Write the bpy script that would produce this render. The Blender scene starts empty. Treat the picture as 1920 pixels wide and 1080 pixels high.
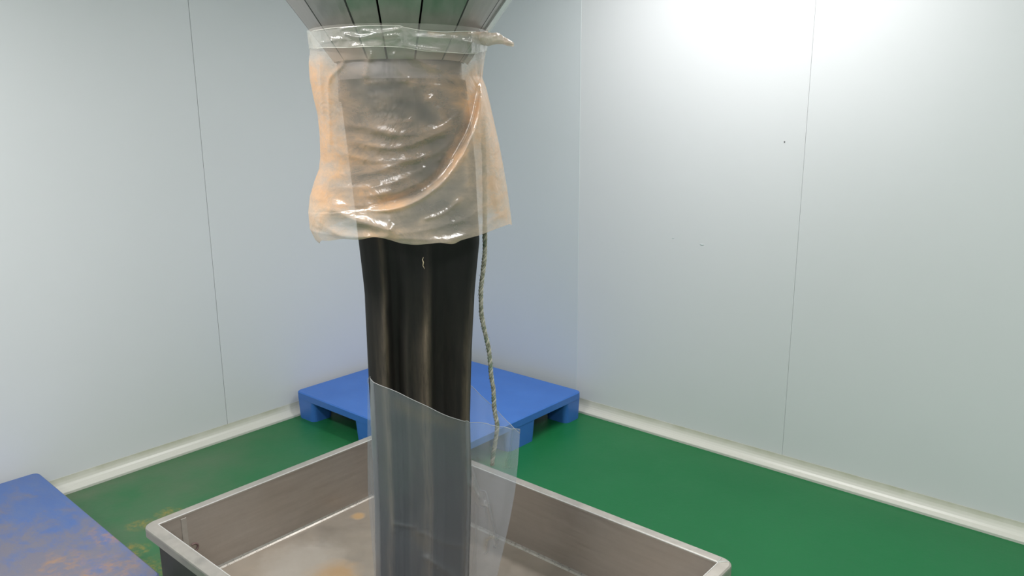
import bpy, bmesh, math, random
import numpy as np
from mathutils import Vector, Matrix, noise as mnoise
random.seed(7)
C = bpy.context.scene.collection
sc = bpy.context.scene

# ------------------------------------------------------------------ camera
CAM = np.array([3.4976, -3.2592, 1.6])
RGT = np.array([0.75569, 0.65489, -0.00681]); UPV = np.array([-0.13784, 0.16921, 0.97589]); FWD = np.array([-0.64026, 0.73653, -0.21814])
cd = bpy.data.cameras.new('camera'); cam = bpy.data.objects.new('camera', cd); C.objects.link(cam)
cd.sensor_width = 36; cd.lens = 36 * 1450 / 1920; cd.clip_start = .05
cam.matrix_world = Matrix(((RGT[0], UPV[0], -FWD[0], CAM[0]), (RGT[1], UPV[1], -FWD[1], CAM[1]), (RGT[2], UPV[2], -FWD[2], CAM[2]), (0, 0, 0, 1)))
sc.camera = cam

# ------------------------------------------------------------------ light and exposure
w = bpy.data.worlds.new('world'); sc.world = w; w.use_nodes = True
w.node_tree.nodes['Background'].inputs[0].default_value = (.8, .9, 1, 1); w.node_tree.nodes['Background'].inputs[1].default_value = .02
sc.view_settings.view_transform = 'Standard'; sc.view_settings.look = 'None'; sc.view_settings.gamma = 1
sc.view_settings.use_curve_mapping = False
sc.view_settings.exposure = 0.0
sc.cycles.transparent_max_bounces = 24; sc.cycles.max_bounces = 10; sc.cycles.diffuse_bounces = 6
sc.cycles.use_denoising = True; sc.cycles.denoising_prefilter = 'ACCURATE'; sc.cycles.use_adaptive_sampling = False; sc.cycles.caustics_reflective = False; sc.cycles.caustics_refractive = False; sc.cycles.sample_clamp_indirect = 4
CEIL = 2.62
# (x, y, length x, width y, watts)
LAMPS = [(2.05, -.62, 1.25, .26, 29), (1.55, -2.95, 1.2, .3, 48), (3.9, -2.2, .3, 1.2, 36), (3.3, -4.3, 1.2, .3, 41)]
LCOL = (1.0, .985, .985)
for x, y, lx, ly, wt in LAMPS:
    l = bpy.data.lights.new('lamp_light', 'AREA'); l.shape = 'RECTANGLE'; l.size = lx; l.size_y = ly; l.energy = wt; l.color = LCOL
    o = bpy.data.objects.new('lamp_light', l); C.objects.link(o); o.location = (x, y, CEIL - .075)

# ------------------------------------------------------------------ helpers
def link(o): C.objects.link(o); return o
def obj(name, bm, mat, parent=None, smooth=False):
    me = bpy.data.meshes.new(name); bm.normal_update(); bm.to_mesh(me); bm.free()
    o = bpy.data.objects.new(name, me); link(o)
    if mat: me.materials.append(mat)
    if smooth: me.polygons.foreach_set('use_smooth', [True] * len(me.polygons))
    if parent: o.parent = parent; o.matrix_parent_inverse = Matrix.Translation(parent.location).inverted() if parent.rotation_euler.z == 0 else parent.matrix_basis.inverted()
    return o
def thing(name, label, cat, loc=(0, 0, 0), rz=0):
    o = bpy.data.objects.new(name, None); link(o); o.location = loc; o.rotation_euler = (0, 0, rz)
    o['label'] = label; o['category'] = cat; o.empty_display_size = .1
    return o
def tag(o, label, cat): o['label'] = label; o['category'] = cat; return o
def struct(o): o['kind'] = 'structure'; return o
def box(bm, a, b, bev=0, seg=2):
    r = bmesh.ops.create_cube(bm, size=1); vs = r['verts']
    for v in vs: v.co = Vector([(a[i] + b[i]) / 2 + v.co[i] * (b[i] - a[i]) for i in range(3)])
    if bev:
        es = list({e for v in vs for e in v.link_edges})
        bmesh.ops.bevel(bm, geom=es, offset=bev, segments=seg, profile=.5, affect='EDGES')
def prism(bm, pts, z0, z1, top_pts=None):
    tp = top_pts or pts
    a = [bm.verts.new((x, y, z0)) for x, y in pts]; b = [bm.verts.new((x, y, z1)) for x, y in tp]
    n = len(pts)
    for i in range(n): bm.faces.new((a[i], a[(i + 1) % n], b[(i + 1) % n], b[i]))
    bm.faces.new(a[::-1]); bm.faces.new(b)
def rrect(x0, y0, x1, y1, r, n=5):
    P = []
    for cx, cy, a0 in ((x1 - r, y1 - r, 0), (x0 + r, y1 - r, 90), (x0 + r, y0 + r, 180), (x1 - r, y0 + r, 270)):
        for k in range(n + 1):
            a = math.radians(a0 + 90 * k / n); P.append((cx + r * math.cos(a), cy + r * math.sin(a)))
    return P
def tube(bm, pts, rad, n=8, cap=True):
    pts = [Vector(p) for p in pts]; rings = []
    t0 = (pts[1] - pts[0]).normalized(); ref = Vector((0, 0, 1)) if abs(t0.z) < .9 else Vector((1, 0, 0))
    nrm = t0.cross(ref).normalized()
    for i, p in enumerate(pts):
        t = (pts[min(i + 1, len(pts) - 1)] - pts[max(i - 1, 0)]).normalized()
        nrm = (nrm - t * nrm.dot(t)).normalized(); b = t.cross(nrm)
        r = rad[i] if hasattr(rad, '__len__') else rad
        rings.append([bm.verts.new(p + (nrm * math.cos(2 * math.pi * k / n) + b * math.sin(2 * math.pi * k / n)) * r) for k in range(n)])
    for A, B in zip(rings, rings[1:]):
        for k in range(n): bm.faces.new((A[k], A[(k + 1) % n], B[(k + 1) % n], B[k]))
    if cap: bm.faces.new(rings[0][::-1]); bm.faces.new(rings[-1])
def interp(x, xs, ys): return float(np.interp(x, xs, ys))
def sstep(a, b, x):
    t = min(1, max(0, (x - a) / (b - a))); return t * t * (3 - 2 * t)

# ------------------------------------------------------------------ material tools
class N:
    def __init__(s, name):
        s.m = bpy.data.materials.new(name); s.m.use_nodes = True; s.t = s.m.node_tree; s.t.nodes.clear()
        s.out = s.t.nodes.new('ShaderNodeOutputMaterial'); s.tc = s.t.nodes.new('ShaderNodeTexCoord')
    def n(s, typ, **kw):
        nd = s.t.nodes.new('ShaderNode' + typ)
        for k, v in kw.items():
            if k.startswith('_'): setattr(nd, k[1:], v)
            else:
                key = k.replace('__', ' ')
                sock = nd.inputs[int(key[1:])] if key[0] == 'i' and key[1:].isdigit() else nd.inputs[key]
                s.set(sock, v)
        return nd
    def set(s, sock, v):
        if isinstance(v, bpy.types.NodeSocket): s.t.links.new(v, sock)
        else:
            if hasattr(v, '__len__') and len(v) == 3 and sock.type == 'RGBA': v = (*v, 1)
            sock.default_value = v
    def noise(s, scale, detail=4, rough=.55, vec=None, stretch=None, dist=0):
        v = vec or s.tc.outputs['Object']
        if stretch: v = s.n('Mapping', Vector=v, Scale=stretch).outputs[0]
        return s.n('TexNoise', Vector=v, Scale=scale, Detail=detail, Roughness=rough, Distortion=dist).outputs[0]
    def ramp(s, v, a, b, lo=0., hi=1.):
        return s.n('MapRange', Value=v, **{'From__Min': a, 'From__Max': b, 'To__Min': lo, 'To__Max': hi}).outputs[0]
    def math(s, op, a, b=0., clamp=False):
        nd = s.n('Math', _operation=op, _use_clamp=clamp, i0=a, i1=b); return nd.outputs[0]
    def mix(s, f, a, b):
        nd = s.t.nodes.new('ShaderNodeMix'); nd.data_type = 'RGBA'
        s.set(nd.inputs[0], f); s.set(nd.inputs[6], a); s.set(nd.inputs[7], b); return nd.outputs[2]
    def spot(s, pos, r, nz, wob=.6, vec=None):
        # soft irregular patch around a point of the object
        v = vec or s.tc.outputs['Object']
        d = s.n('VectorMath', _operation='DISTANCE', i0=v, i1=pos).outputs['Value']
        d = s.math('ADD', s.math('DIVIDE', d, r), s.math('MULTIPLY', s.math('SUBTRACT', nz, .5), wob * 2))
        return s.ramp(d, 1., .45)
    def bump(s, h, strength=.2, dist=.01):
        return s.n('Bump', Height=h, Strength=strength, Distance=dist).outputs[0]
    def pbsdf(s, **kw):
        b = s.n('BsdfPrincipled', **kw); s.t.links.new(b.outputs[0], s.out.inputs[0]); return s.m
def simple(name, col, rough=.5, metal=0., **kw):
    return N(name).pbsdf(Base__Color=col, Roughness=rough, Metallic=metal, **kw)

def wall_mat(name, col, rough=.5):
    n = N(name)
    a = n.noise(2.2, 3); c = n.mix(n.ramp(a, .3, .7), tuple(x * .985 for x in col), col)
    return n.pbsdf(Base__Color=c, Roughness=n.ramp(n.noise(6, 3), .3, .7, rough - .03, rough + .04))
WCOL = (.65, .66, .67)
M_wall = wall_mat('painted_steel_panel', WCOL)
M_wall_dim = wall_mat('painted_steel_panel_dimmed', (.60, .63, .645), .5)  # same paint; the corner panel's weaker reflection is tinted into the colour
M_core = simple('panel_joint_core', (.16, .17, .17), .8)
M_ceil = simple('ceiling_paint', (.75, .76, .75), .6)

def floor_mat():
    n = N('green_epoxy_floor'); g = n.tc.outputs['Object']
    base = n.mix(n.ramp(n.noise(1.1, 5), .35, .7), (.008, .140, .043), (.010, .155, .048))
    base = n.mix(n.ramp(n.noise(60, 3), .5, .75, 0, .18), base, (.03, .14, .07))
    sep = n.n('SeparateXYZ', i0=g)
    # grey dust walked over the side by the second pallet
    dx = n.ramp(sep.outputs[0], 1.25, .1); dy = n.ramp(sep.outputs[1], -.9, -2.2)
    big = n.ramp(n.noise(2.4, 6, .6), .32, .66)
    dust = n.math('MULTIPLY', n.math('MULTIPLY', dx, dy), n.ramp(big, 0, 1, .2, .95))
    base = n.mix(n.math('MULTIPLY', dust, 1.0), base, (.13, .155, .10))
    nz = n.noise(14, 5)
    p = None
    for pos, r in (((.675, -2.22, 0), .075), ((.50, -1.99, 0), .06), ((.50, -2.11, 0), .06), ((.84, -2.24, 0), .10)):
        q = n.spot(pos, r, nz); p = q if p is None else n.math('MAXIMUM', p, q)
    p = n.math('MULTIPLY', p, n.ramp(n.noise(38, 5, .7), .42, .68, .03, .6))
    base = n.mix(p, base, (.42, .27, .04))
    return n.pbsdf(Base__Color=base, Roughness=n.ramp(n.noise(3, 4), .3, .7, .36, .5), Normal=n.bump(n.noise(45, 3), .12, .004), **{'Specular__IOR__Level': .3})
M_floor = floor_mat()

def cove_mat():
    n = N('cream_cove_plastic')
    sep = n.n('SeparateXYZ', i0=n.tc.outputs['Object'])
    grime = n.math('MULTIPLY', n.ramp(sep.outputs[2], .03, .06), n.ramp(n.noise(12, 4), .3, .7, .3, .9))
    c = n.mix(grime, (.60, .59, .53), (.42, .42, .32))
    return n.pbsdf(Base__Color=c, Roughness=.32)
M_cove = cove_mat()

def pallet_mat(name, dirty):
    n = N(name); g = n.tc.outputs['Object']
    b = n.mix(n.ramp(n.noise(6, 4), .3, .7), (.040, .150, .50), (.048, .170, .545))
    rough = .42
    if dirty:
        sep = n.n('SeparateXYZ', i0=g)
        # worn-in powder film: clean towards the far corner, brown towards the basin
        bl = n.noise(6.5, 9, .75, stretch=(1.0, 1.5, 1), dist=.3)
        grad = n.math('ADD', n.ramp(sep.outputs[1], .98, .55, 0, .6), n.ramp(sep.outputs[0], .25, .85, 0, .55))
        m = n.ramp(n.math('ADD', bl, n.math('MULTIPLY', grad, .42)), .58, .80)
        b = n.mix(n.ramp(n.noise(9, 7, .7, stretch=(.8, 2.4, 1)), .45, .7, 0, .55), b, (.14, .21, .42))
        b = n.mix(.50, b, (.095, .11, .175))
        b = n.mix(n.math('MULTIPLY', m, .72), b, (.20, .165, .15))
        nz = n.noise(9, 6, .65)
        o = n.spot((.99, .86, .15), .15, nz, 1.); o2 = n.spot((.76, .985, .15), .10, nz, 1.); o3 = n.spot((.85, .79, .15), .11, nz, 1.)
        o = n.math('MAXIMUM', n.math('MAXIMUM', o, o2), o3)
        b = n.mix(n.math('MULTIPLY', o, n.ramp(n.noise(26, 6, .7), .44, .66, .0, .55)), b, (.42, .22, .07))
    else:
        b = n.mix(n.ramp(n.noise(25, 6, .7), .55, .8, 0, .2), b, (.14, .22, .45))
    return n.pbsdf(Base__Color=b, Roughness=rough, Normal=n.bump(n.noise(240, 2), .12, .002))
M_blue = pallet_mat('blue_pallet_plastic', False); M_blue_d = pallet_mat('blue_pallet_plastic_dusted', True)

def steel(name, col, rough, streak=(1, 1, 1), sc_=40, dirt=0., dirtcol=(.35, .28, .2), metal=1., bump=.1, spots=()):
    n = N(name)
    s = n.noise(sc_, 4, .6, stretch=streak)
    c = n.mix(n.ramp(s, .3, .7), tuple(x * .86 for x in col), col)
    blot = n.ramp(n.noise(4, 7, .65), .38, .68)
    c = n.mix(n.math('MULTIPLY', blot, dirt), c, dirtcol)
    nz = n.noise(12, 6, .65)
    me = n.ramp(blot, 0, 1, metal, metal - dirt * .8)
    for pos, r, cc, k in spots:
        q = n.math('MULTIPLY', n.spot(pos, r, nz), k); c = n.mix(q, c, cc); me = n.math('SUBTRACT', me, q, True)
    return n.pbsdf(Base__Color=c, Metallic=me, Roughness=n.ramp(s, .3, .7, rough - .07, rough + .07), Normal=n.bump(s, bump, .004))
M_basin_wall = steel('brushed_basin_wall', (.50, .455, .415), .42, (1, 1, 14), 5, .35, (.27, .235, .20), .85)
M_basin_shade = steel('shaded_basin_outside', (.13, .12, .115), .55, (1, 1, 1), 12, .4, (.08, .07, .06), .6)  # near wall: shade beside the pallet is put into this darker steel colour
M_basin_floor = steel('dusty_basin_floor', (.36, .315, .265), .48, (1, 1, 1), 14, .8, (.25, .205, .155), .55,
    spots=(((1.545, -1.925, .12), .10, (.36, .20, .06), .6), ((1.30, -1.63, .12), .03, (.50, .27, .06), .5), ((1.40, -1.95, .12), .16, (.36, .335, .30), .4)))
M_rim = steel('basin_rim_steel', (.54, .505, .46), .45, (1, 1, 1), 30, .35, (.36, .31, .26), .8)
M_hopper = steel('hopper_sheet_steel', (.42, .40, .385), .42, (8, 8, 1), 6, .25, (.26, .23, .20), .9, .02)
M_seam = simple('dark_seam', (.05, .052, .048), .5, .6)
M_bolt = simple('bright_weld', (.8, .79, .75), .3, 1.)

def cloth_mat():
    n = N('black_coated_cloth')
    at = n.n('Attribute', _attribute_name='dust').outputs['Fac']
    st = n.noise(9, 6, .7, stretch=(6, 6, .8))
    f = n.math('MULTIPLY', at, n.ramp(st, .3, .72, .1, 1.0), True)
    c = n.mix(f, (.0062, .0060, .0057), (.13, .10, .068))
    return n.pbsdf(Base__Color=c, Roughness=.72, Normal=n.bump(st, .2, .004), **{'Specular__IOR__Level': .3})
M_cloth = cloth_mat()

def film_mat(name, col, dustcol, op0, op1, rough=.16, gl=.5, trans=.5, wr=8., wrs=.5, base_r=.05, tint=(1, 1, 1)):
    """thin plastic film: part clear, part milky; vertex attribute 'dust' adds powder"""
    n = N(name)
    at = n.n('Attribute', _attribute_name='dust').outputs['Fac']
    nz = n.noise(15, 8, .75, stretch=(1, 1, 1.8), dist=.4)
    d = n.math('MULTIPLY', at, n.ramp(nz, .33, .64, .50, 1.25), True)
    c = n.mix(d, col, dustcol)
    mk = n.n('Attribute', _attribute_name='milk').outputs['Fac']
    c = n.mix(n.math('MULTIPLY', mk, .30), c, (.84, .74, .62))
    op = n.math('ADD', n.ramp(d, 0, 1, op0, op1), n.math('MULTIPLY', mk, .14))
    h = n.noise(wr, 5, .6, dist=1.2)
    nm = n.bump(h, wrs, .02)
    df = n.n('BsdfDiffuse', Color=c, Normal=nm); tl = n.n('BsdfTranslucent', Color=c, Normal=nm)
    m1 = n.n('MixShader', i0=trans, i1=df.outputs[0], i2=tl.outputs[0])
    tr = n.n('BsdfTransparent', Color=tint)
    lw = n.n('LayerWeight', Blend=.5, Normal=nm)
    fc = n.math('POWER', lw.outputs['Facing'], 3.)
    op = n.math('ADD', op, n.math('MULTIPLY', fc, .35), True)
    m2 = n.n('MixShader', i0=op, i1=tr.outputs[0], i2=m1.outputs[0])
    g = n.n('BsdfGlossy', Color=(1, 1, 1), Roughness=rough, Normal=nm)
    gf = n.math('ADD', n.math('MULTIPLY', fc, gl), base_r, True)
    m3 = n.n('MixShader', i0=gf, i1=m2.outputs[0], i2=g.outputs[0])
    n.t.links.new(m3.outputs[0], n.out.inputs[0]); return n.m
M_bag = film_mat('dusty_bag_film', (.74, .68, .60), (.86, .51, .28), .14, .74, .17, .35, .40, 7, .25, .055)
M_band = film_mat('clear_tape_film', (.76, .78, .72), (.75, .52, .32), .24, .5, .10, .5, .4, 26, .30, .09)
M_tail = film_mat('crumpled_tail_film', (.84, .78, .70), (.82, .60, .45), .62, .85, .2, .4, .45, 20, .6, .06)
M_liner = film_mat('milky_liner_film', (.62, .67, .74), (.55, .45, .30), .225, .42, .28, .25, .5, 5, .12, .025)

def rope_mat():
    n = N('grey_green_rope'); c = n.mix(n.ramp(n.noise(90, 4), .35, .65), (.14, .15, .10), (.40, .38, .31))
    c = n.mix(n.ramp(n.noise(14, 2), .5, .62, 0, .5), c, (.10, .20, .13))
    return n.pbsdf(Base__Color=c, Roughness=.8, Normal=n.bump(n.noise(300, 3), .5, .003))
M_rope = rope_mat(); M_rope2 = simple('pale_rope_strand', (.40, .38, .31), .8)
M_frame = simple('white_lamp_frame', (.8, .8, .8), .4)
def emit(name, s):
    n = N(name); e = n.n('Emission', Color=LCOL, Strength=s); n.t.links.new(e.outputs[0], n.out.inputs[0]); return n.m
M_diff = emit('lamp_diffuser', 1.); M_diff.cycles.emission_sampling = 'NONE'

# ------------------------------------------------------------------ the room
X1, Y1 = 5.3, -5.1
G = .05                                      # wall plane behind the cove's foot
bm = bmesh.new(); box(bm, (-.3, Y1 - .3, -.12), (X1 + .3, .3, 0)); struct(obj('floor', bm, M_floor))
bm = bmesh.new(); box(bm, (-.3, Y1 - .3, CEIL), (X1 + .3, .3, CEIL + .1)); struct(obj('ceiling', bm, M_ceil))

def panel_wall(name, axis, joints, mats, gap=.0009):
    bm = bmesh.new()
    if axis == 'x': box(bm, (-.18, G + .045, 0), (X1 + .1, G + .12, CEIL))
    else: box(bm, (-.18, Y1 - .1, 0), (-G - .045, G + .12, CEIL))
    wl = struct(obj(name, bm, M_core))
    for k, (a, b) in enumerate(zip(joints, joints[1:])):
        bm = bmesh.new(); g = gap
        if axis == 'x': box(bm, (a + g, G, .0), (b - g, G + .05, CEIL), .0016, 2)
        else: box(bm, (-G - .05, a + g, .0), (-G, b - g, CEIL), .0016, 2)
        obj('wall_panel', bm, mats[k % len(mats)], wl)
    return wl
wr = panel_wall('wall_right', 'x', [-G, 1.092, 2.262, 3.412, 4.562, X1 + .1], [M_wall_dim, M_wall, M_wall, M_wall], .0003)
wl = panel_wall('wall_left', 'y', [Y1 - .1, -4.86, -3.71, -2.56, -1.41, -.26, G], [M_wall])
bm = bmesh.new(); box(bm, (X1, Y1, 0), (X1 + .1, G, CEIL)); struct(obj('wall_near_right', bm, M_wall))
bm = bmesh.new(); box(bm, (-.05, Y1 - .1, 0), (X1 + .1, Y1, CEIL)); struct(obj('wall_near_left', bm, M_wall))
# pale aluminium strip in the joint nearest the corner
bm = bmesh.new(); box(bm, (1.0895, G - .0012, .06), (1.0945, G + .01, CEIL), .0005, 1); obj('joint_strip', bm, simple('joint_strip_metal', (.62, .66, .67), .35), wr)
# two dents and a speck on the right wall
def ray_plane(px, py, ax, v):
    d = FWD + RGT * (px - 960) / 1450 - UPV * (py - 540) / 1450
    return CAM + d * (v - CAM[ax]) / d[ax]
M_dent = simple('dented_paint', (.50, .545, .55), .4)
for px, py, r in ((1262, 447, .006), (1316, 459, .011)):
    p = ray_plane(px, py, 1, G); bm = bmesh.new()
    bmesh.ops.create_uvsphere(bm, u_segments=12, v_segments=6, radius=1)
    for v in bm.verts: v.co = Vector((p[0] + v.co.x * r, G + v.co.y * .0015, p[2] + v.co.z * r * .35 + .15 * r * v.co.x ** 2))
    obj('dent', bm, M_dent, wr, True)
p = ray_plane(1471, 266, 1, G); bm = bmesh.new(); bmesh.ops.create_icosphere(bm, subdivisions=1, radius=.0035)
for v in bm.verts: v.co += Vector(p)
obj('speck', bm, simple('speck_dark', (.12, .12, .12), .6), wr)

# cove skirting: concave strip of cream plastic with a small foot
prof = [(0, .064), (.003, .065), (.0045, .058), (.008, .046), (.013, .035), (.020, .026), (.029, .019), (.031, .0195), (.040, .0155), (.0485, .0125), (.050, .010), (.050, 0), (0, 0)]
def cove(name, axis, a, b):
    bm = bmesh.new(); rows = []
    for t in np.linspace(a, b, 12):
        row = []
        for d, z in prof:
            row.append(bm.verts.new((t, G - d, z) if axis == 'x' else (-G + d, t, z)))
        rows.append(row)
    for A, B in zip(rows, rows[1:]):
        for i in range(len(prof)): 
            j = (i + 1) % len(prof); bm.faces.new((A[i], A[j], B[j], B[i]))
    bm.faces.new(rows[0]); bm.faces.new(rows[-1][::-1]); bmesh.ops.recalc_face_normals(bm, faces=bm.faces[:])
    return struct(obj(name, bm, M_cove))
cove('baseboard_right', 'x', -G, X1); cove('baseboard_left', 'y', Y1, G)

# ceiling lamps
for i, (x, y, lx, ly, wt) in enumerate(LAMPS):
    where = ['next to the right wall, above the corner pallet side', 'over the dusty pallet at the left', 'over the right-hand side of the room, running lengthwise', 'behind the camera'][i]
    t = thing('ceiling_lamp', 'white rectangular ceiling lamp ' + where, 'ceiling lamp', (x, y, CEIL))
    bm = bmesh.new()
    for a, b in (((-1, -1), (1, -1)), ((-1, 1), (1, 1)), ((-1, -1), (-1, 1)), ((1, -1), (1, 1))):
        x0, x1_ = sorted((a[0] * (lx / 2 + .02), b[0] * (lx / 2 + .02))); y0, y1_ = sorted((a[1] * (ly / 2 + .02), b[1] * (ly / 2 + .02)))
        box(bm, (x + x0 - .015, y + y0 - .015, CEIL - .065), (x + x1_ + .015, y + y1_ + .015, CEIL))
    obj('frame', bm, M_frame, t)
    bm = bmesh.new(); box(bm, (x - lx / 2, y - ly / 2, CEIL - .06), (x + lx / 2, y + ly / 2, CEIL - .01)); obj('diffuser', bm, M_diff, t)

# ------------------------------------------------------------------ pallets
def pallet(x0, y0, x1, y1, label, mat, rz=0.):
    """nine-legged flat-top plastic pallet, h .15"""
    W, D, H = x1 - x0, y1 - y0, .15
    t = thing('plastic_pallet', label, 'pallet', (x0, y0, 0), 0)
    def put(name, bm, sm=False):
        o = obj(name, bm, mat); o.parent = t; return o
    bm = bmesh.new(); r = .028
    # deck slab with a rounded top edge and a hanging skirt
    prism(bm, rrect(0, 0, W, D, r), H - .038, H - .005)
    bm.verts.ensure_lookup_table()
    prism(bm, rrect(0, 0, W, D, r), H - .005, H, rrect(.005, .005, W - .005, D - .005, r - .004))
    put('deck', bm)
    lw = .155; xs = [(0, lw), (W / 2 - .10, W / 2 + .10), (W - lw, W)]; ys = [(0, .14), (D / 2 - .11, D / 2 + .11), (D - .14, D)]
    for i, (a, b) in enumerate(xs):
        for j, (c, d) in enumerate(ys):
            bm = bmesh.new(); k = .010                                    # tapered on its inner sides
            ax = a + (0.004 if i == 0 else k); bx = b - (0.004 if i == 2 else k)
            cy = c + (0.004 if j == 0 else k); dy = d - (0.004 if j == 2 else k)
            prism(bm, rrect(ax, cy, bx, dy, .03), 0, H - .038, rrect(a + .002, c + .002, b - .002, d - .002, .022))
            lg = put('leg', bm)
    # stiffening ribs under the deck
    for j in range(1, 6):
        bm = bmesh.new(); yy = D * j / 6; box(bm, (.03, yy - .004, H - .055), (W - .03, yy + .004, H - .037)); put('rib', bm)
    t.rotation_euler = (0, 0, rz)
    return t
pallet(.002, -1.032, 1.195, -.045, 'clean blue plastic pallet on the floor in the room corner behind the black sleeve', M_blue)
pallet(.004, -3.29, 1.150, -2.30, 'blue plastic pallet smeared with orange-brown powder by the left wall', M_blue_d, math.radians(-.6))

# ------------------------------------------------------------------ steel basin
BX0, BX1, BY0, BY1, BZ, BF = 1.22, 2.645, -2.33, -1.398, .36, .122
t = thing('steel_basin', 'shallow rectangular stainless steel basin on the green floor under the black sleeve', 'basin', ((BX0 + BX1) / 2, (BY0 + BY1) / 2, 0))
T = .003
def bpart(name, bm, mat): return obj(name, bm, mat, t)
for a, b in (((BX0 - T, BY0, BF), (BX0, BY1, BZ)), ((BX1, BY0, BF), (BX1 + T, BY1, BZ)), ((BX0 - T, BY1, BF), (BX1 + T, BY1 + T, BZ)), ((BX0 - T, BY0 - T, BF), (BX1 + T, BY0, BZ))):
    bm = bmesh.new(); box(bm, a, b); bpart('side_wall', bm, M_basin_wall if b[1] > BY0 + .01 else M_basin_shade)
bm = bmesh.new(); box(bm, (BX0 - T, BY0 - T, BF - .004), (BX1 + T, BY1 + T, BF)); bpart('basin_floor', bm, M_basin_floor)
# weld fillets where the walls meet the floor
bm = bmesh.new()
q = .010
for (x0, y0, x1, y1, nx, ny) in ((BX0, BY0, BX0, BY1, 1, 0), (BX1, BY0, BX1, BY1, -1, 0), (BX0, BY1, BX1, BY1, 0, -1), (BX0, BY0, BX1, BY0, 0, 1)):
    P = [(0, q), (q * .3, q * .3), (q, 0), (0, 0)]
    A = [bm.verts.new((x0 + nx * d, y0 + ny * d, BF + z)) for d, z in P]; B = [bm.verts.new((x1 + nx * d, y1 + ny * d, BF + z)) for d, z in P]
    for i in range(4): bm.faces.new((A[i], A[(i + 1) % 4], B[(i + 1) % 4], B[i]))
bmesh.ops.recalc_face_normals(bm, faces=bm.faces[:]); bpart('weld_seam', bm, steel('pale_weld', (.68, .65, .60), .3, (1, 1, 1), 60, .35, (.42, .38, .32), .9))
# folded-out rim: top strip plus drop lip, rounded outer corners, mitre seams
LW, LD = .036, .030
outer = rrect(BX0 - LW, BY0 - LW, BX1 + LW, BY1 + LW, .033, 7)
inner = []
for x, y in outer: inner.append((min(max(x, BX0), BX1), min(max(y, BY0), BY1)))
bm = bmesh.new(); n_ = len(outer)
def ring(pts, z): return [bm.verts.new((x, y, z)) for x, y in pts]
def shrink(pts, e): cx, cy = (BX0 + BX1) / 2, (BY0 + BY1) / 2; return [(x - e * (1 if x > cx else -1), y - e * (1 if y > cy else -1)) for x, y in pts]
rs = [ring(shrink(inner, .0015), BZ - .004), ring(shrink(inner, .0015), BZ + .0012), ring(shrink(inner, -.003), BZ + .003), ring(shrink(outer, .005), BZ + .002), ring(shrink(outer, .001), BZ - .0015), ring(outer, BZ - .006), ring(outer, BZ - LD), ring(shrink(outer, .003), BZ - LD), ring(shrink(outer, .003), BZ - .006)]
for A, B in zip(rs, rs[1:]):
    for i in range(n_):
        j = (i + 1) % n_
        try: bm.faces.new((A[i], A[j], B[j], B[i]))
        except ValueError: pass
bmesh.ops.remove_doubles(bm, verts=bm.verts[:], dist=1e-5)
bmesh.ops.dissolve_degenerate(bm, edges=bm.edges[:], dist=1e-5)
bmesh.ops.recalc_face_normals(bm, faces=bm.faces[:]); bpart('rim', bm, M_rim)
for cx, cy, sx, sy in ((BX0, BY0, -1, -1), (BX1, BY0, 1, -1), (BX0, BY1, -1, 1), (BX1, BY1, 1, 1)):
    if (sx, sy) == (1, 1):
        bm = bmesh.new()                                                    # ground weld across the corner nearest the right wall
        tube(bm, [(cx, cy, BZ + .0028), (cx + sx * .015, cy + sy * .015, BZ + .0035), (cx + sx * .022, cy + sy * .022, BZ + .002)], .0018, 6)
        tube(bm, [(cx - .002, cy + .002, BZ + .0028), (cx - .002, cy + .024, BZ + .0025)], .0012, 6)
        bpart('corner_weld', bm, M_bolt)
tube_pts = [(BX0, BY0), (BX0, BY1), (BX1, BY1), (BX1, BY0), (BX0, BY0)]
bm = bmesh.new()
for (xa, ya), (xb, yb) in zip(tube_pts, tube_pts[1:]): tube(bm, [(xa, ya, BZ + .0012), (xb, yb, BZ + .0012)], .0019, 6)
bpart('rim_highlight', bm, simple('painted_highlight', (.85, .83, .80), .30, .7))  # bright tube paints the highlight along the rim's inner edge
# corner legs with feet
for cx, cy in ((BX0 + .05, BY0 + .05), (BX1 - .05, BY0 + .05), (BX0 + .05, BY1 - .05), (BX1 - .05, BY1 - .05)):
    bm = bmesh.new(); box(bm, (cx - .02, cy - .02, .01), (cx + .02, cy + .02, BF - .004)); box(bm, (cx - .03, cy - .03, 0), (cx + .03, cy + .03, .01), .002, 1)
    bpart('leg', bm, M_rim)
# vertical paler strip and rust ring in the left wall
p = ray_plane(346, 992, 0, BX0)
bm = bmesh.new(); box(bm, (BX0, p[1] - .009, BZ - .15), (BX0 + .0012, p[1] + .009, BZ - .012), .0005, 1); bpart('pale_strip', bm, steel('pale_strip_steel', (.53, .50, .46), .5, metal=.75))
p = ray_plane(364, 1026, 0, BX0); bm = bmesh.new()
tube(bm, [(BX0 + .001, p[1] + .013 * math.cos(a), p[2] + .013 * math.sin(a)) for a in np.linspace(-2.6, 2.2, 22)], .0035, 6)
bpart('rust_ring', bm, simple('rust_ring_mark', (.17, .11, .10), .7))

# ------------------------------------------------------------------ frame of reference of the hanging sleeve
S0 = np.array([1.925, -1.865, 0.]); nv = np.array([CAM[0] - S0[0], CAM[1] - S0[1], 0]); nv /= np.linalg.norm(nv); uv = np.array([-nv[1], nv[0], 0])
def UZ(px, py, off=0.):
    d = FWD + RGT * (px - 960) / 1450 - UPV * (py - 540) / 1450
    tt = (off - (CAM - S0) @ nv) / (d @ nv); p = CAM + d * tt
    return float((p - S0) @ uv), float(p[2])
def WP(u, n, z): return S0 + uv * u + nv * n + np.array([0, 0, z])
def outline(pts, off=0.):
    a = sorted((UZ(x, y, off)[::-1] for x, y in pts)); zs = [q[0] for q in a]; us = [q[1] for q in a]
    return lambda z: interp(z, zs, us)

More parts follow.
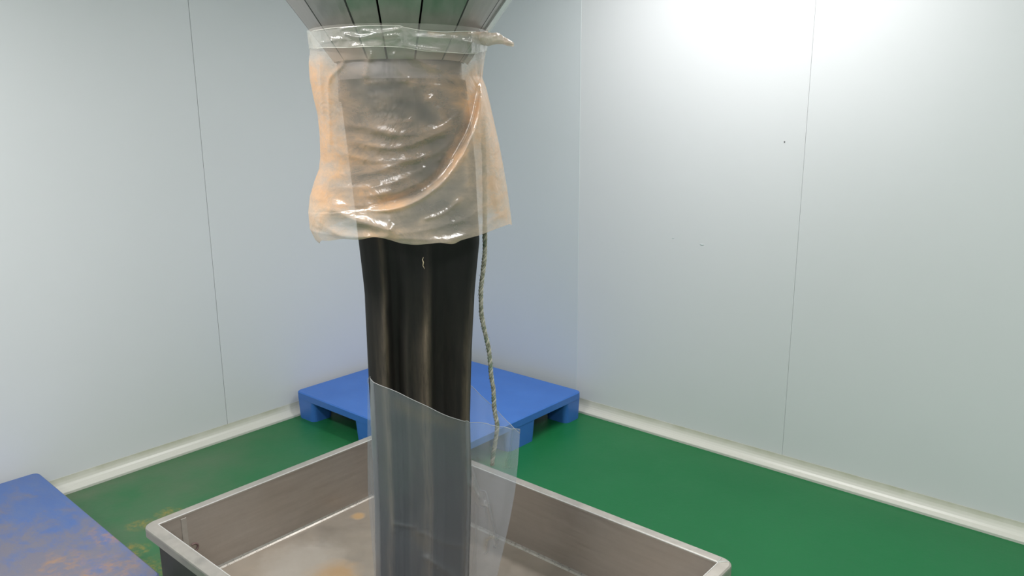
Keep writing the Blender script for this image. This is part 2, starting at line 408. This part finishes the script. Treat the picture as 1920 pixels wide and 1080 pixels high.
# ------------------------------------------------------------------ hopper (sheet steel, seamed panels)
hl = outline([(537, 0), (580, 65), (606, 105)]); hr = outline([(957, 0), (905, 62), (873, 100)])
zA = UZ(745, 0)[1]; zB = UZ(745, 62)[1]
cA, rA = (hl(zA) + hr(zA)) / 2, (hr(zA) - hl(zA)) / 2; cB, rB = (hl(zB) + hr(zB)) / 2, (hr(zB) - hl(zB)) / 2
k = (rA - rB) / (zA - zB); zneck = UZ(745, 118)[1]; zbot = UZ(745, 190)[1]
def hr_at(z): return max(.160, rB + k * (z - zB))
hc = (cA + cB) / 2
ZT = 2.22
base = WP(hc, 0, zbot)
hop = thing('steel_hopper', 'stainless steel funnel hopper of seamed sheet panels at the top of the photo', 'hopper', tuple(base))
R_D = math.radians
front = [-54, -27, -10, 13, 39, 66]; angs = front + [92, 118, 144, 170, 197, 225, 253, 279]
def hp(a, r, z):   # angle 0 faces the camera
    p = WP(hc + r * math.sin(a), r * math.cos(a) * .9, z); return Vector(p)
zs = [zneck, ZT]
for i, a0 in enumerate(angs):
    a1 = angs[(i + 1) % len(angs)]; a1 = a1 + 360 if a1 <= a0 else a1
    bm = bmesh.new(); g = .0025; cols = 5
    rows = []
    for z in zs:
        r = hr_at(z); gg = g / r
        rows.append([bm.verts.new(hp(R_D(a0) + gg + (R_D(a1 - a0) - 2 * gg) * c / cols, r * (1 - .012 * math.sin(math.pi * c / cols)), z)) for c in range(cols + 1)])
    for A, B in zip(rows, rows[1:]):
        for c in range(cols): bm.faces.new((A[c], A[c + 1], B[c + 1], B[c]))
    o = obj('panel', bm, M_hopper, hop); sm = o.modifiers.new('s', 'SOLIDIFY'); sm.thickness = .003; sm.offset = -1
bm = bmesh.new()
for a in angs:
    if a in (-10, 13): continue
    tube(bm, [hp(R_D(a), hr_at(zneck) - .003, zneck), hp(R_D(a), hr_at(ZT) - .003, ZT)], .0030, 6)
obj('seam', bm, M_seam, hop)
for a in (-54, -10, 13, -8):
    for kz in (.07, .12):
        bm = bmesh.new(); bmesh.ops.create_icosphere(bm, subdivisions=1, radius=.0028)
        zz = zB + kz * (1 if a != -8 else .8); 
        for v in bm.verts: v.co += hp(R_D(a + 1), hr_at(zz), zz)
        obj('rivet', bm, M_bolt, hop)
# bright folded edge on the right
bm = bmesh.new(); tube(bm, [hp(R_D(80), hr_at(zneck) + .001, zneck), hp(R_D(80), hr_at(ZT) + .001, ZT)], .011, 8); obj('edge_fold', bm, simple('bright_edge_steel', (.62, .64, .64), .35, .8), hop)
def ring_mesh(r0, r1, z0, z1, n=40):
    bm = bmesh.new(); A = [bm.verts.new(hp(2 * math.pi * i / n, r0, z0)) for i in range(n)]; B = [bm.verts.new(hp(2 * math.pi * i / n, r1, z1)) for i in range(n)]
    for i in range(n): bm.faces.new((A[i], A[(i + 1) % n], B[(i + 1) % n], B[i]))
    return bm
o = obj('neck', ring_mesh(.16, .16, zbot, zneck), steel('dull_neck_steel', (.15, .14, .14), .6, (22, 22, .6), 3, .5, (.07, .06, .055), .5, .3), hop, True); o.modifiers.new('s', 'SOLIDIFY').thickness = .003
o = obj('upper_shell', ring_mesh(hr_at(ZT), hr_at(ZT), ZT, CEIL), M_hopper, hop, True); o.modifiers.new('s', 'SOLIDIFY').thickness = .003

# ------------------------------------------------------------------ black cloth sleeve
sl = outline([(636, 150), (655, 300), (673, 450), (684, 550), (691, 700), (699, 850), (703, 950), (705, 1080), (706, 1150)])
sr = outline([(872, 150), (890, 300), (898, 450), (889, 550), (884, 650), (881, 780), (884, 900), (879, 1080), (876, 1150)])
fs = [-1, -.85, -.74, -.63, -.56, -.50, -.40, -.32, -.25, -.12, 0, .09, .15, .20, .28, .42, .55, .7, .82, .92, 1]
fo = [0, .0, .005, .016, .002, -.022, -.026, -.006, .004, -.002, .006, .020, .024, .004, -.020, -.026, -.016, -.004, .008, .010, 0]
def fold(s):
    return (interp(s - .012, fs, fo) + 2 * interp(s, fs, fo) + interp(s + .012, fs, fo)) / 4
ZS0, ZS1 = BF + .012, UZ(745, 152)[1]
z450, z700 = UZ(790, 450)[1], UZ(790, 700)[1]
def samp(z): return 1.4 * (.22 + .78 * sstep(z450 + .05, z700, z))
def sdepth(z): return interp(z, [ZS0, z700, z450, ZS1], [.085, .095, .125, .165])
def s_front(s, z):
    e = math.sqrt(max(0, 1 - s * s)) ** .8
    wob = .03 * mnoise.noise(Vector((z * 2.2, 3, 0)))
    return sdepth(z) * e + samp(z) * fold(s + wob) * min(1, (1 - abs(s)) * 8)
def build_sleeve():
    nz_, nt = 130, 220
    verts, faces, dust = [], [], []
    for i in range(nz_ + 1):
        z = ZS0 + (ZS1 - ZS0) * i / nz_; L, R = sl(z), sr(z); c, hw = (L + R) / 2, (R - L) / 2
        hw += .0012 * mnoise.noise(Vector((z * 9, 0, 0)))
        for j in range(nt):
            th = 2 * math.pi * j / nt; s = math.cos(th)
            if math.sin(th) >= 0: n = s_front(s, z); f = samp(z) * fold(s)
            else: f = .014 * math.sin(s * 11 + z); n = -sdepth(z) * (1 - s * s) ** .4 + f * min(1, (1 - abs(s)) * 8)
            u = c + hw * s
            n += .0025 * mnoise.fractal(Vector((u * 14, n * 14, z * 6)), 1, 2, 3)
            verts.append(tuple(WP(u, n, z)))
            low = sstep(z450 + .0, z700 - .05, z)
            dz = max(0, f - .004) * 45 * (.35 + .65 * low) + .10 * low
            dz += .5 * math.exp(-((s - .13) / .05) ** 2) * low + .45 * math.exp(-((s - .93) / .06) ** 2) * low + .22 * math.exp(-((s + .62) / .05) ** 2)
            dz += .12 * low * sstep(-.30, -.25, s) * (1 - sstep(.12, .17, s)) * (math.sin(th) > 0) + .10 * low * sstep(-.9, -.8, s) * (1 - sstep(-.60, -.55, s))
            dust.append(min(1, dz * 1.3))
    for i in range(nz_):
        for j in range(nt):
            a = i * nt + j; b = i * nt + (j + 1) % nt; faces.append((a, b, b + nt, a + nt))
    me = bpy.data.meshes.new('cloth_sleeve'); me.from_pydata(verts, [], faces); me.polygons.foreach_set('use_smooth', [True] * len(faces))
    at = me.attributes.new('dust', 'FLOAT', 'POINT'); at.data.foreach_set('value', dust); me.materials.append(M_cloth)
    o = link(bpy.data.objects.new('cloth_sleeve', me)); return tag(o, 'long black cloth chute hanging in folds from the hopper into the basin', 'sleeve')
sleeve = build_sleeve()
# frayed tan thread on the cloth
bm = bmesh.new(); P = []
for px, py in ((794, 482), (792, 487), (794, 492), (793, 498), (796, 504)):
    u, z = UZ(px, py, .13); s = (u - (sl(z) + sr(z)) / 2) / ((sr(z) - sl(z)) / 2); P.append(WP(u, s_front(s, z) + .003, z))
tube(bm, P, [.0005, .0011, .0015, .0009, .0004], 5); obj('loose_thread', bm, simple('tan_thread', (.62, .50, .34), .8), sleeve)

# ------------------------------------------------------------------ film sheets
def film_object(name, verts, faces, dust, mat, parent=None, milk=None):
    me = bpy.data.meshes.new(name); me.from_pydata(verts, [], faces); me.polygons.foreach_set('use_smooth', [True] * len(faces))
    at = me.attributes.new('dust', 'FLOAT', 'POINT'); at.data.foreach_set('value', [min(1., max(0., d)) for d in dust]); me.materials.append(mat)
    if milk is not None: am = me.attributes.new('milk', 'FLOAT', 'POINT'); am.data.foreach_set('value', milk)
    o = link(bpy.data.objects.new(name, me))
    if parent: o.parent = parent; o.matrix_parent_inverse = Matrix.Translation(parent.location).inverted()
    return o
def seg_dist(P, poly):
    """distance, signed side and length fraction of points P (n,2) to a polyline"""
    poly = np.array(poly, float); best = np.full(len(P), 1e9); side = np.zeros(len(P)); fr = np.zeros(len(P))
    L = np.r_[0, np.cumsum(np.linalg.norm(np.diff(poly, axis=0), axis=1))]
    for k in range(len(poly) - 1):
        a, b = poly[k], poly[k + 1]; ab = b - a; tt = np.clip(((P - a) @ ab) / (ab @ ab), 0, 1)
        q = a + tt[:, None] * ab; d = np.linalg.norm(P - q, axis=1); cr = ab[0] * (P[:, 1] - a[1]) - ab[1] * (P[:, 0] - a[0])
        m = d < best; best[m] = d[m]; side[m] = np.sign(cr[m]); fr[m] = (L[k] + tt[m] * np.linalg.norm(ab)) / L[-1]
    return best, side, fr
def smooth_poly(pts, n=8):
    P = [np.array(p, float) for p in pts]; P = [2 * P[0] - P[1]] + P + [2 * P[-1] - P[-2]]; out = []
    for i in range(1, len(P) - 2):
        for k in range(n):
            t_ = k / n; out.append(.5 * ((2 * P[i]) + (-P[i - 1] + P[i + 1]) * t_ + (2 * P[i - 1] - 5 * P[i] + 4 * P[i + 1] - P[i + 2]) * t_ ** 2 + (-P[i - 1] + 3 * P[i] - 3 * P[i + 1] + P[i + 2]) * t_ ** 3))
    out.append(P[-2]); return out
def toUZ(pts, off): return [UZ(x, y, off) for x, y in smooth_poly(pts)]
def toUZn(pts, nf):
    out = []
    for x, y in smooth_poly(pts):
        o = 0.
        for _ in range(4): u, z = UZ(x, y, o); o = nf(u, z)
        out.append((u, z))
    return out
PXM = 1450 / 2.12     # pixels per metre near the bag, to read fold widths

# ------------------------------------------------------------------ upper bag wrapped round hopper and sleeve
bl = outline([(580, 62), (584, 92), (581, 120), (583, 150), (590, 185), (597, 215), (601, 250), (602, 290), (600, 315), (591, 338), (583, 365), (580, 395), (583, 425), (592, 443), (600, 452)])
br = outline([(912, 62), (911, 92), (906, 120), (903, 147), (910, 165), (917, 195), (926, 235), (934, 270), (941, 305), (948, 345), (953, 380), (958, 418), (960, 440)])
def bag_depth(z): return interp(z, [z400 - .1, z400, z300, z150, z92, ZBT], [.215, .215, .20, .212, .226, .235])
ZBT = UZ(745, 60)[1]; z92 = UZ(745, 92)[1]; z300 = UZ(745, 300)[1]; z400 = UZ(745, 400)[1]; z150 = UZ(745, 150)[1]
def bag_n(u, z):
    L, R = bl(z), br(z); s = (u - (L + R) / 2) / ((R - L) / 2); return bag_depth(z) * max(0, 1 - s * s) ** .42
hem = toUZn([(582, 436), (592, 446), (612, 450), (640, 447), (670, 448), (700, 443), (722, 445), (745, 453), (772, 457), (800, 455), (822, 453), (845, 456), (862, 449), (885, 443), (900, 439), (930, 428), (958, 418)], bag_n)
hem_u = [p[0] for p in hem]; hem_z = [p[1] for p in hem]
FOLDS = [  # polyline in photo pixels, height m, width px, kind (r ridge, s step: high on the right of travel)
    ([(904, 150), (897, 195), (884, 240), (868, 272), (846, 308), (826, 333), (800, 354), (768, 371), (735, 381), (690, 388)], .019, 9, 's'),
    ([(860, 268), (843, 300), (815, 325), (780, 345), (740, 362), (690, 380), (610, 382)], .012, 9, 'r'),
    ([(905, 150), (914, 205), (918, 260), (922, 330), (935, 400)], .010, 8, 'r'),
    ([(903, 160), (898, 220), (893, 260)], .012, 6, 'r'),
    ([(652, 100), (643, 125), (618, 150), (616, 200), (616, 285)], .010, 4, 'r'),
    ([(598, 100), (600, 180), (604, 300)], .010, 5, 'r'),
    ([(635, 232), (690, 238), (745, 252), (800, 246), (845, 225), (878, 190)], .010, 9, 'r'),
    ([(650, 262), (720, 276), (760, 272), (800, 258), (850, 235)], .011, 8, 'r'),
    ([(620, 280), (700, 300), (760, 296), (812, 286), (850, 262)], .009, 8, 'r'),
    ([(625, 330), (690, 322), (745, 306), (800, 290)], .010, 8, 'r'),
    ([(620, 352), (700, 348), (760, 330), (815, 302)], .010, 8, 'r'),
    ([(640, 366), (700, 362), (745, 350)], .008, 7, 'r'),
    ([(604, 390), (635, 394), (662, 404), (690, 412), (745, 424)], .034, 11, 'r'),
    ([(700, 388), (740, 384), (775, 373), (812, 350), (850, 312), (880, 270)], .010, 4, 'r'),
    ([(790, 405), (825, 395), (850, 378), (862, 366)], .008, 4, 'r'),
    ([(705, 432), (760, 428), (820, 418), (880, 400), (925, 372)], .010, 9, 'r'),
    ([(640, 436), (700, 437), (740, 434)], .008, 6, 'r'),
    ([(872, 285), (876, 320), (876, 345)], .008, 5, 'r'),
    ([(760, 100), (790, 118), (830, 135), (870, 150)], .009, 9, 'r'),
    ([(700, 100), (690, 125), (688, 150)], .008, 6, 'r'),
    ([(740, 100), (745, 130), (770, 155)], .007, 6, 'r'),
    ([(690, 157), (740, 154), (800, 160), (885, 175)], .003, 5, 'r'),
    ([(800, 180), (820, 210), (832, 228)], .010, 9, 'r'),
    ([(940, 300), (930, 340), (938, 385)], .010, 8, 'r'),
    ([(588, 370), (600, 400), (592, 435)], .008, 7, 'r'),
    ([(605, 425), (650, 440), (700, 436)], .014, 7, 'r'), ([(700, 440), (760, 438), (840, 440), (890, 428)], .014, 8, 'r'), ([(740, 446), (790, 448), (850, 446)], .010, 5, 'r'), ([(900, 425), (925, 410), (950, 405)], .010, 6, 'r'),
]
def build_bag():
    nt, nv_ = 420, 260
    U = np.zeros((nv_ + 1, nt)); Nn = U.copy(); Z = U.copy(); Fr = U.copy()
    for j in range(nt):
        th = 2 * math.pi * j / nt; s = math.cos(th); fr = math.sin(th) >= 0
        ub = interp(s, [-1, 1], [hem_u[0], hem_u[-1]]); zh = interp(ub, hem_u, hem_z)
        if not fr: zh = zh + .004 + .012 * math.sin(s * 7) * (1 - s * s)
        for i in range(nv_ + 1):
            v = i / nv_; z = ZBT - .004 + (zh - ZBT + .004) * v
            L, R = bl(z), br(z); c, hw = (L + R) / 2, (R - L) / 2; e = (1 - s * s) ** .42
            U[i, j] = c + hw * s; Z[i, j] = z; Nn[i, j] = bag_depth(z) * e * (1 if fr else -1); Fr[i, j] = e if fr else 0
    P = np.stack([U.ravel(), Z.ravel()], 1); H = np.zeros(len(P)); dust = np.zeros(len(P)); ef = np.minimum(1, Fr.ravel() * 1.6)
    for poly, h, wpx, kind in FOLDS:
        d, side, f = seg_dist(P, toUZ(poly, .15)); wm = wpx / PXM * .92; taper = np.clip(np.minimum(f, 1 - f) * 8 + .15, 0, 1)
        if kind == 'r':
            H += h * .42 * np.exp(-np.abs(d / (wm * 1.2)) ** 1.5) * taper; dust += .22 * np.exp(-(d / (wm * 1.6)) ** 2)
        else:
            sd = -d * side; t_ = .5 - .5 * np.tanh(sd / (wm * .28))
            H += h * t_ * np.exp(-np.maximum(0, -sd) / (wm * 16)) * taper - .010 * np.exp(-((sd - wm) / wm) ** 2) * taper
            H += .003 * np.exp(-((sd + wm * .4) / (wm * .4)) ** 2) * taper
            low_side = sd
            dust += .35 * np.exp(-(d / (wm * 2)) ** 2)
    bsec = toUZ([(904, 150), (897, 195), (884, 240), (868, 272), (846, 308), (826, 333), (800, 354), (768, 371), (735, 381), (690, 388), (640, 392), (570, 380)], .15)
    d_, sd_, _ = seg_dist(P, bsec); milk = np.clip(.5 + d_ * sd_ / .02, 0, 1) * (Fr.ravel() > 0)
    zr = lambda z, a, b: np.clip((z - a) / (b - a), 0, 1)
    low = zr(P[:, 1], z150, z300); H *= ef; U_ = P[:, 0]
    verts = []; nn = Nn.ravel()
    for k in range(len(P)):
        u, z = P[k]
        a = mnoise.fractal(Vector((u * 7 + 5, nn[k] * 5, z * 13)), 1, 2, 4); b = mnoise.ridged_multi_fractal(Vector((u * 5, nn[k] * 6, z * 11 + 3)), 1., 2., 3, 1., 2.)
        kk = .5 + .5 * low[k]
        H[k] += (.0028 * a + .0014 * b) * kk
        edge = math.exp(-((U_[k] - bl(z)) / .095) ** 2) + .7 * math.exp(-((br(z) - U_[k]) / .09) ** 2)
        dust[k] = (dust[k] + .15 + .74 * edge + .36 * a) * sstep(z92 + .0, z150 + .01, z) * 1.0 + .03
        dust[k] *= .80 + .20 * sstep(z400 - .06, z400 + .05, z)
    nn = nn + H * np.where(np.sin(np.tile(2 * np.pi * np.arange(nt) / nt, nv_ + 1)) >= 0, 1, -1)
    verts = [tuple(WP(P[k, 0], nn[k], P[k, 1])) for k in range(len(P))]
    faces = []
    for i in range(nv_):
        for j in range(nt):
            a = i * nt + j; b = i * nt + (j + 1) % nt; faces.append((a, b, b + nt, a + nt))
    return verts, faces, dust.tolist(), milk.tolist()
bag = thing('plastic_bag', 'clear plastic bag stained with orange powder, wrapped round the hopper mouth', 'bag', tuple(WP(0, 0, hem_z[0])))
v_, f_, d_, mk_ = build_bag(); film_object('bag_film', v_, f_, d_, M_bag, bag, mk_)

# tape band round the top of the bag
bt = toUZn([(576, 62), (600, 57), (640, 52), (700, 49), (745, 49), (757, 52), (790, 58), (830, 61), (870, 60), (912, 60)], bag_n)
bb = toUZn([(582, 94), (610, 90), (650, 90), (700, 88), (745, 89), (770, 92), (800, 97), (840, 99), (880, 101), (910, 98)], bag_n)
BF_ = [([(648, 65), (674, 72), (705, 67), (745, 60)], .010, 3), ([(682, 60), (700, 63), (715, 66)], .008, 3), ([(720, 72), (745, 70), (748, 76)], .010, 4), ([(750, 52), (756, 70), (754, 90)], .012, 4), ([(868, 75), (890, 78)], .006, 3), ([(640, 55), (700, 51), (745, 51)], .006, 3), ([(600, 78), (650, 74), (655, 88)], .006, 5), ([(885, 62), (886, 98)], .008, 4), ([(760, 88), (790, 94), (820, 97)], .006, 3), ([(780, 72), (860, 73)], .006, 5)]
def build_band():
    nt, nv_ = 420, 34; P = []; nn = []; sg = []
    for i in range(nv_ + 1):
        for j in range(nt):
            th = 2 * math.pi * j / nt; s = math.cos(th); fr = math.sin(th) >= 0
            u0 = interp(s, [-1, 1], [bt[0][0], bt[-1][0]])
            zt = interp(u0, [p[0] for p in bt], [p[1] for p in bt]); zb = interp(u0, [p[0] for p in bb], [p[1] for p in bb])
            z = zt + (zb - zt) * i / nv_; L, R = bl(min(z, ZBT)) - .003, br(min(z, ZBT)) + .002; c, hw = (L + R) / 2, (R - L) / 2
            P.append((c + hw * s, z)); nn.append((bag_depth(z) + .010) * (1 - s * s) ** .42 * (1 if fr else -1)); sg.append(1 if fr else -1)
    P = np.array(P); nn = np.array(nn); H = np.zeros(len(P))
    for poly, h, wpx in BF_:
        d, _, f = seg_dist(P, toUZ(poly, .2)); H += h * np.exp(-np.abs(d / (wpx / PXM)) ** 1.4)
    dust = []
    for k in range(len(P)):
        a = mnoise.fractal(Vector((P[k, 0] * 12, nn[k] * 9, P[k, 1] * 26)), 1, 2, 4); H[k] += .004 * a
        zt = interp(P[k, 0], [p[0] for p in bt], [p[1] for p in bt])
        dust.append(.12 + .3 * a + (.8 * math.exp(-((P[k, 1] - zt) / .012) ** 2) if P[k, 0] > .05 else 0))
    nn = nn + H * np.array(sg)
    verts = [tuple(WP(P[k, 0], nn[k], P[k, 1])) for k in range(len(P))]
    faces = [(i * nt + j, i * nt + (j + 1) % nt, (i + 1) * nt + (j + 1) % nt, (i + 1) * nt + j) for i in range(nv_) for j in range(nt)]
    return film_object('tape_band', verts, faces, dust, M_band, bag)
def edge_bead(name, pts, nf, r_, mat, parent, extra=.0):
    bm = bmesh.new(); tube(bm, [WP(u, nf(u, z) + extra, z) for u, z in pts], r_, 5, False); return obj(name, bm, mat, parent, True)
M_bead = simple('pale_film_edge', (.66, .64, .58), .3)
edge_bead('film_edge', bt[4:-4], bag_n, .0006, M_bead, bag, .012); edge_bead('film_edge', bb[4:-4], bag_n, .0006, M_bead, bag, .012)
build_band()['label'] = 'clear glossy tape band'
# twisted tail of film sticking out at the right of the band
def build_tail():
    st = [(884, 62, 74, .05), (900, 60, 84, .055), (915, 60, 86, .045), (930, 61, 83, .035), (942, 68, 83, .025), (954, 75, 86, .018), (963, 80, 87, .010)]
    nx, nt = 40, 28; verts = []; dust = []
    for i in range(nx + 1):
        q = i / nx * (len(st) - 1); k = min(int(q), len(st) - 2); f = q - k
        x, a, b, dp = [st[k][m] * (1 - f) + st[k + 1][m] * f for m in range(4)]
        u, z1 = UZ(x, a, .10); _, z0 = UZ(x, b, .10)
        for j in range(nt):
            th = 2 * math.pi * j / nt; zz = (z0 + z1) / 2 + (z1 - z0) / 2 * math.sin(th); n = .10 + dp * math.cos(th) * .8
            wv = .006 * mnoise.fractal(Vector((u * 40, zz * 60, th)), 1, 2, 3)
            verts.append(tuple(WP(u, n + wv * 1.5, zz + wv * .4))); dust.append(.15 + .5 * i / nx + wv * 60)
    faces = [(i * nt + j, i * nt + (j + 1) % nt, (i + 1) * nt + (j + 1) % nt, (i + 1) * nt + j) for i in range(nx) for j in range(nt)]
    return film_object('film_tail', verts, faces, dust, M_tail, bag)
build_tail()
# gathered film hanging under the tail
def build_gather():
    st = [(886, 78, 912), (887, 95, 909), (890, 120, 906), (893, 140, 904)]
    ni, nj = 30, 24; verts = []; dust = []
    for i in range(ni + 1):
        q = i / ni * (len(st) - 1); k = min(int(q), len(st) - 2); f = q - k
        x0 = st[k][0] * (1 - f) + st[k + 1][0] * f; y = st[k][1] * (1 - f) + st[k + 1][1] * f; x1 = st[k][2] * (1 - f) + st[k + 1][2] * f
        for j in range(nj + 1):
            u, z = UZ(x0 + (x1 - x0) * j / nj, y, .06); n = .10 + .03 * math.sin(j * 1.1 + i * .1) * (.4 + j / nj) - .08 * j / nj
            verts.append(tuple(WP(u, n, z))); dust.append(.1 + .3 * (j / nj))
    faces = [(i * (nj + 1) + j, i * (nj + 1) + j + 1, (i + 1) * (nj + 1) + j + 1, (i + 1) * (nj + 1) + j) for i in range(ni) for j in range(nj)]
    return film_object('gathered_film', verts, faces, dust, M_band, bag)
build_gather()

# ------------------------------------------------------------------ milky liner pulled over the lower end of the sleeve
ll = outline([(690, 712), (689, 760), (689, 850), (690, 920), (694, 980), (699, 1040), (702, 1080), (704, 1150)])
lr = outline([(975, 805), (974, 830), (971, 870), (966, 920), (957, 970), (944, 1030), (932, 1080), (915, 1150)])
def liner_n(u, z):
    SL, SR = sl(z), sr(z); s = (u - (SL + SR) / 2) / ((SR - SL) / 2)
    a = (sdepth(z) * math.sqrt(1 - s * s) ** .8 + .038) if abs(s) < 1 else 0
    return max(a * (1 if s < .97 else 0), interp(u, [SL, SR - .02, SR + .02, lr(z)], [0, .06, .035, 0]) if s > 0 else 0)
tf = toUZn([(690, 712), (715, 723), (740, 733), (770, 747), (800, 760), (835, 777), (868, 788), (885, 790), (935, 797), (975, 805)], liner_n)
tb = toUZ([(690, 712), (760, 705), (830, 706), (884, 726), (905, 742), (930, 764), (955, 789), (975, 805)], -.03)
LF = [([(884, 905), (903, 950), (915, 955), (925, 1000), (931, 1035)], .014, 5), ([(915, 955), (918, 1000), (912, 1045)], .010, 4), ([(935, 800), (945, 850), (950, 880)], .010, 6), ([(964, 812), (958, 850), (953, 870)], .008, 5), ([(884, 860), (930, 880), (970, 890)], .006, 8), ([(925, 800), (918, 850), (924, 900)], .008, 5), ([(740, 964), (775, 966)], .002, 3), ([(790, 975), (840, 1000), (880, 1015)], .003, 4), ([(800, 1020), (850, 1060), (880, 1090)], .008, 6), ([(884, 905), (890, 980), (884, 1080)], .006, 5)]
def liner_mesh():
    nh, nv_ = 150, 180; P = []; nn = []; sg = []; zb_ = BF + .006; D = []
    zmx = UZ(790, 712)[1]
    for i in range(nv_ + 1):
        v = i / nv_
        for j in range(2 * nh):
            fr = j < nh; q = j / nh if fr else (2 * nh - j) / nh; q = .5 - .5 * math.cos(math.pi * q)   # 0 left, 1 right
            rim = tf if fr else tb; u0 = rim[0][0] + (rim[-1][0] - rim[0][0]) * q
            zt = interp(u0, [p[0] for p in rim], [p[1] for p in rim]); z = zt + (zb_ - zt) * v
            L, R = ll(z), lr(z); u = L + (R - L) * q
            SL, SR = sl(z), sr(z); s = (u - (SL + SR) / 2) / ((SR - SL) / 2)
            edge = (q * (1 - q)) ** .5
            if abs(s) < 1:
                base = sdepth(z) * math.sqrt(1 - s * s) ** .8 + .032 * min(1, (1 - abs(s)) * 8) + .008
            else: base = 0
            ex = (R - u); wing = .010 + .022 * min(1, max(0, ex) / .12) if u > (SL + SR) / 2 else .008
            n = max(base, 2 * edge * wing) if s < .8 else max(base * (1 if s < 1 else 0), wing * min(1, ex / .03) * 1.0)
            if s > .75: n = max(n, interp(u, [SL, SR - .02, SR + .02, R], [0, .075, .035, 0]))
            if q < .02 or q > .999: n = 0
            P.append((u, z)); nn.append(n * (1 if fr else -1)); sg.append(1 if fr else -1)
    P = np.array(P); nn = np.array(nn); sg = np.array(sg); H = np.zeros(len(P)); dust = np.zeros(len(P))
    for poly, h, wpx in LF:
        d, _, f = seg_dist(P, toUZ(poly, .06)); H += h * np.exp(-np.abs(d / (wpx / PXM)) ** 1.4); dust += .25 * np.exp(-np.abs(d / (wpx / PXM)) ** 1.4) * (sg > 0)
    for poly, wpx, k in (([(745, 745), (790, 765), (850, 785)], 14, .55), ([(780, 985), (795, 1005)], 12, .5), ([(880, 870), (970, 890)], 10, .3), ([(912, 1045), (914, 1030), (925, 1025)], 6, .9)):
        d, _, f = seg_dist(P, toUZ(poly, .08)); dust += k * np.exp(-(d / (wpx / PXM)) ** 2) * (sg > 0)
    ed = np.zeros(len(P))
    for rim, s_ in ((tf, 1), (tb, -1)):
        d, _, f = seg_dist(P, rim); ed += np.exp(-(d / .004) ** 2) * (sg == s_)
    for k in range(len(P)):
        u, z = P[k]; H[k] += .0035 * mnoise.fractal(Vector((u * 9, nn[k] * 6, z * 5 + 9)), 1, 2, 3); 
    fade = np.minimum(1, np.abs(nn) / .02)
    nn = nn + H * sg * fade
    dust = np.clip(dust * .8, 0, 1)
    verts = [tuple(WP(P[k, 0], nn[k], P[k, 1])) for k in range(len(P))]; m = 2 * nh
    faces = [(i * m + j, i * m + (j + 1) % m, (i + 1) * m + (j + 1) % m, (i + 1) * m + j) for i in range(nv_) for j in range(m)]
    return verts, faces, dust.tolist()
liner = thing('plastic_liner', 'milky translucent plastic tube bag pulled over the lower end of the black sleeve', 'bag', tuple(WP(.04, 0, BF)))
v_, f_, d_ = liner_mesh(); film_object('liner_film', v_, f_, d_, M_liner, liner)
bm = bmesh.new()
pf = []
nhh = 150
for j in range(0, 2 * nhh, 2): pf.append(v_[j])
tube(bm, pf + [pf[0]], .0008, 5, False); obj('cut_edge', bm, simple('pale_cut_edge', (.40, .40, .40), .4), liner, True)

# ------------------------------------------------------------------ rope
rp = [(903, 200, .0), (908, 300, .0), (909, 385, .0), (909, 435, .0), (909, 472, 0), (906, 505, 0), (902, 540, 0), (902, 565, 0), (903, 591, 0), (909, 622, 0), (916, 653, 0), (919, 680, 0), (921, 705, 0), (925, 730, 0), (927, 768, 0), (932, 797, 0), (929, 827, 0), (925, 850, 0), (923, 872, 0)]
ctr = []
for q in smooth_poly([(a, b) for a, b, _ in rp], 16):
    u, z = UZ(q[0], q[1], .0); ctr.append(Vector(WP(u, 0.0, z)))
rope = thing('twisted_rope', 'thin grey-green twisted rope hanging beside the black sleeve', 'rope', tuple(ctr[-1]))
# resample evenly
pts = [np.array(c) for c in ctr]; L = np.r_[0, np.cumsum([np.linalg.norm(b - a) for a, b in zip(pts, pts[1:])])]; nS = 620
ev = [np.array([np.interp(l, L, [p[i] for p in pts]) for i in range(3)]) for l in np.linspace(0, L[-1], nS)]
for k in range(3):
    P = []
    for i, p in enumerate(ev):
        t_ = ev[min(i + 1, nS - 1)] - ev[max(i - 1, 0)]; t_ /= np.linalg.norm(t_); a = np.cross(t_, nv); a /= np.linalg.norm(a); b = np.cross(t_, a)
        ph = i * L[-1] / nS / .030 * 2 * math.pi + k * 2 * math.pi / 3
        r = .0033 * (1 + .1 * math.sin(i * .13)); P.append(p + (a * math.cos(ph) + b * math.sin(ph)) * r)
    bm = bmesh.new(); tube(bm, P, .0036, 6); obj('strand', bm, M_rope2 if k == 0 else M_rope, rope, True)
bm = bmesh.new(); rg = random.Random(3)
for i in range(150):
    j = rg.randrange(220, nS - 5); p = ev[j]; d = np.array([rg.gauss(0, 1) for _ in range(3)]); d /= np.linalg.norm(d)
    tube(bm, [p + d * .005, p + d * .008 + np.array([0, 0, .002]), p + d * .010 + np.array([0, 0, .006 * rg.uniform(-1, 1)])], .0004, 3, False)
o = obj('loose_fibres', bm, M_rope, rope); o['kind'] = 'stuff'
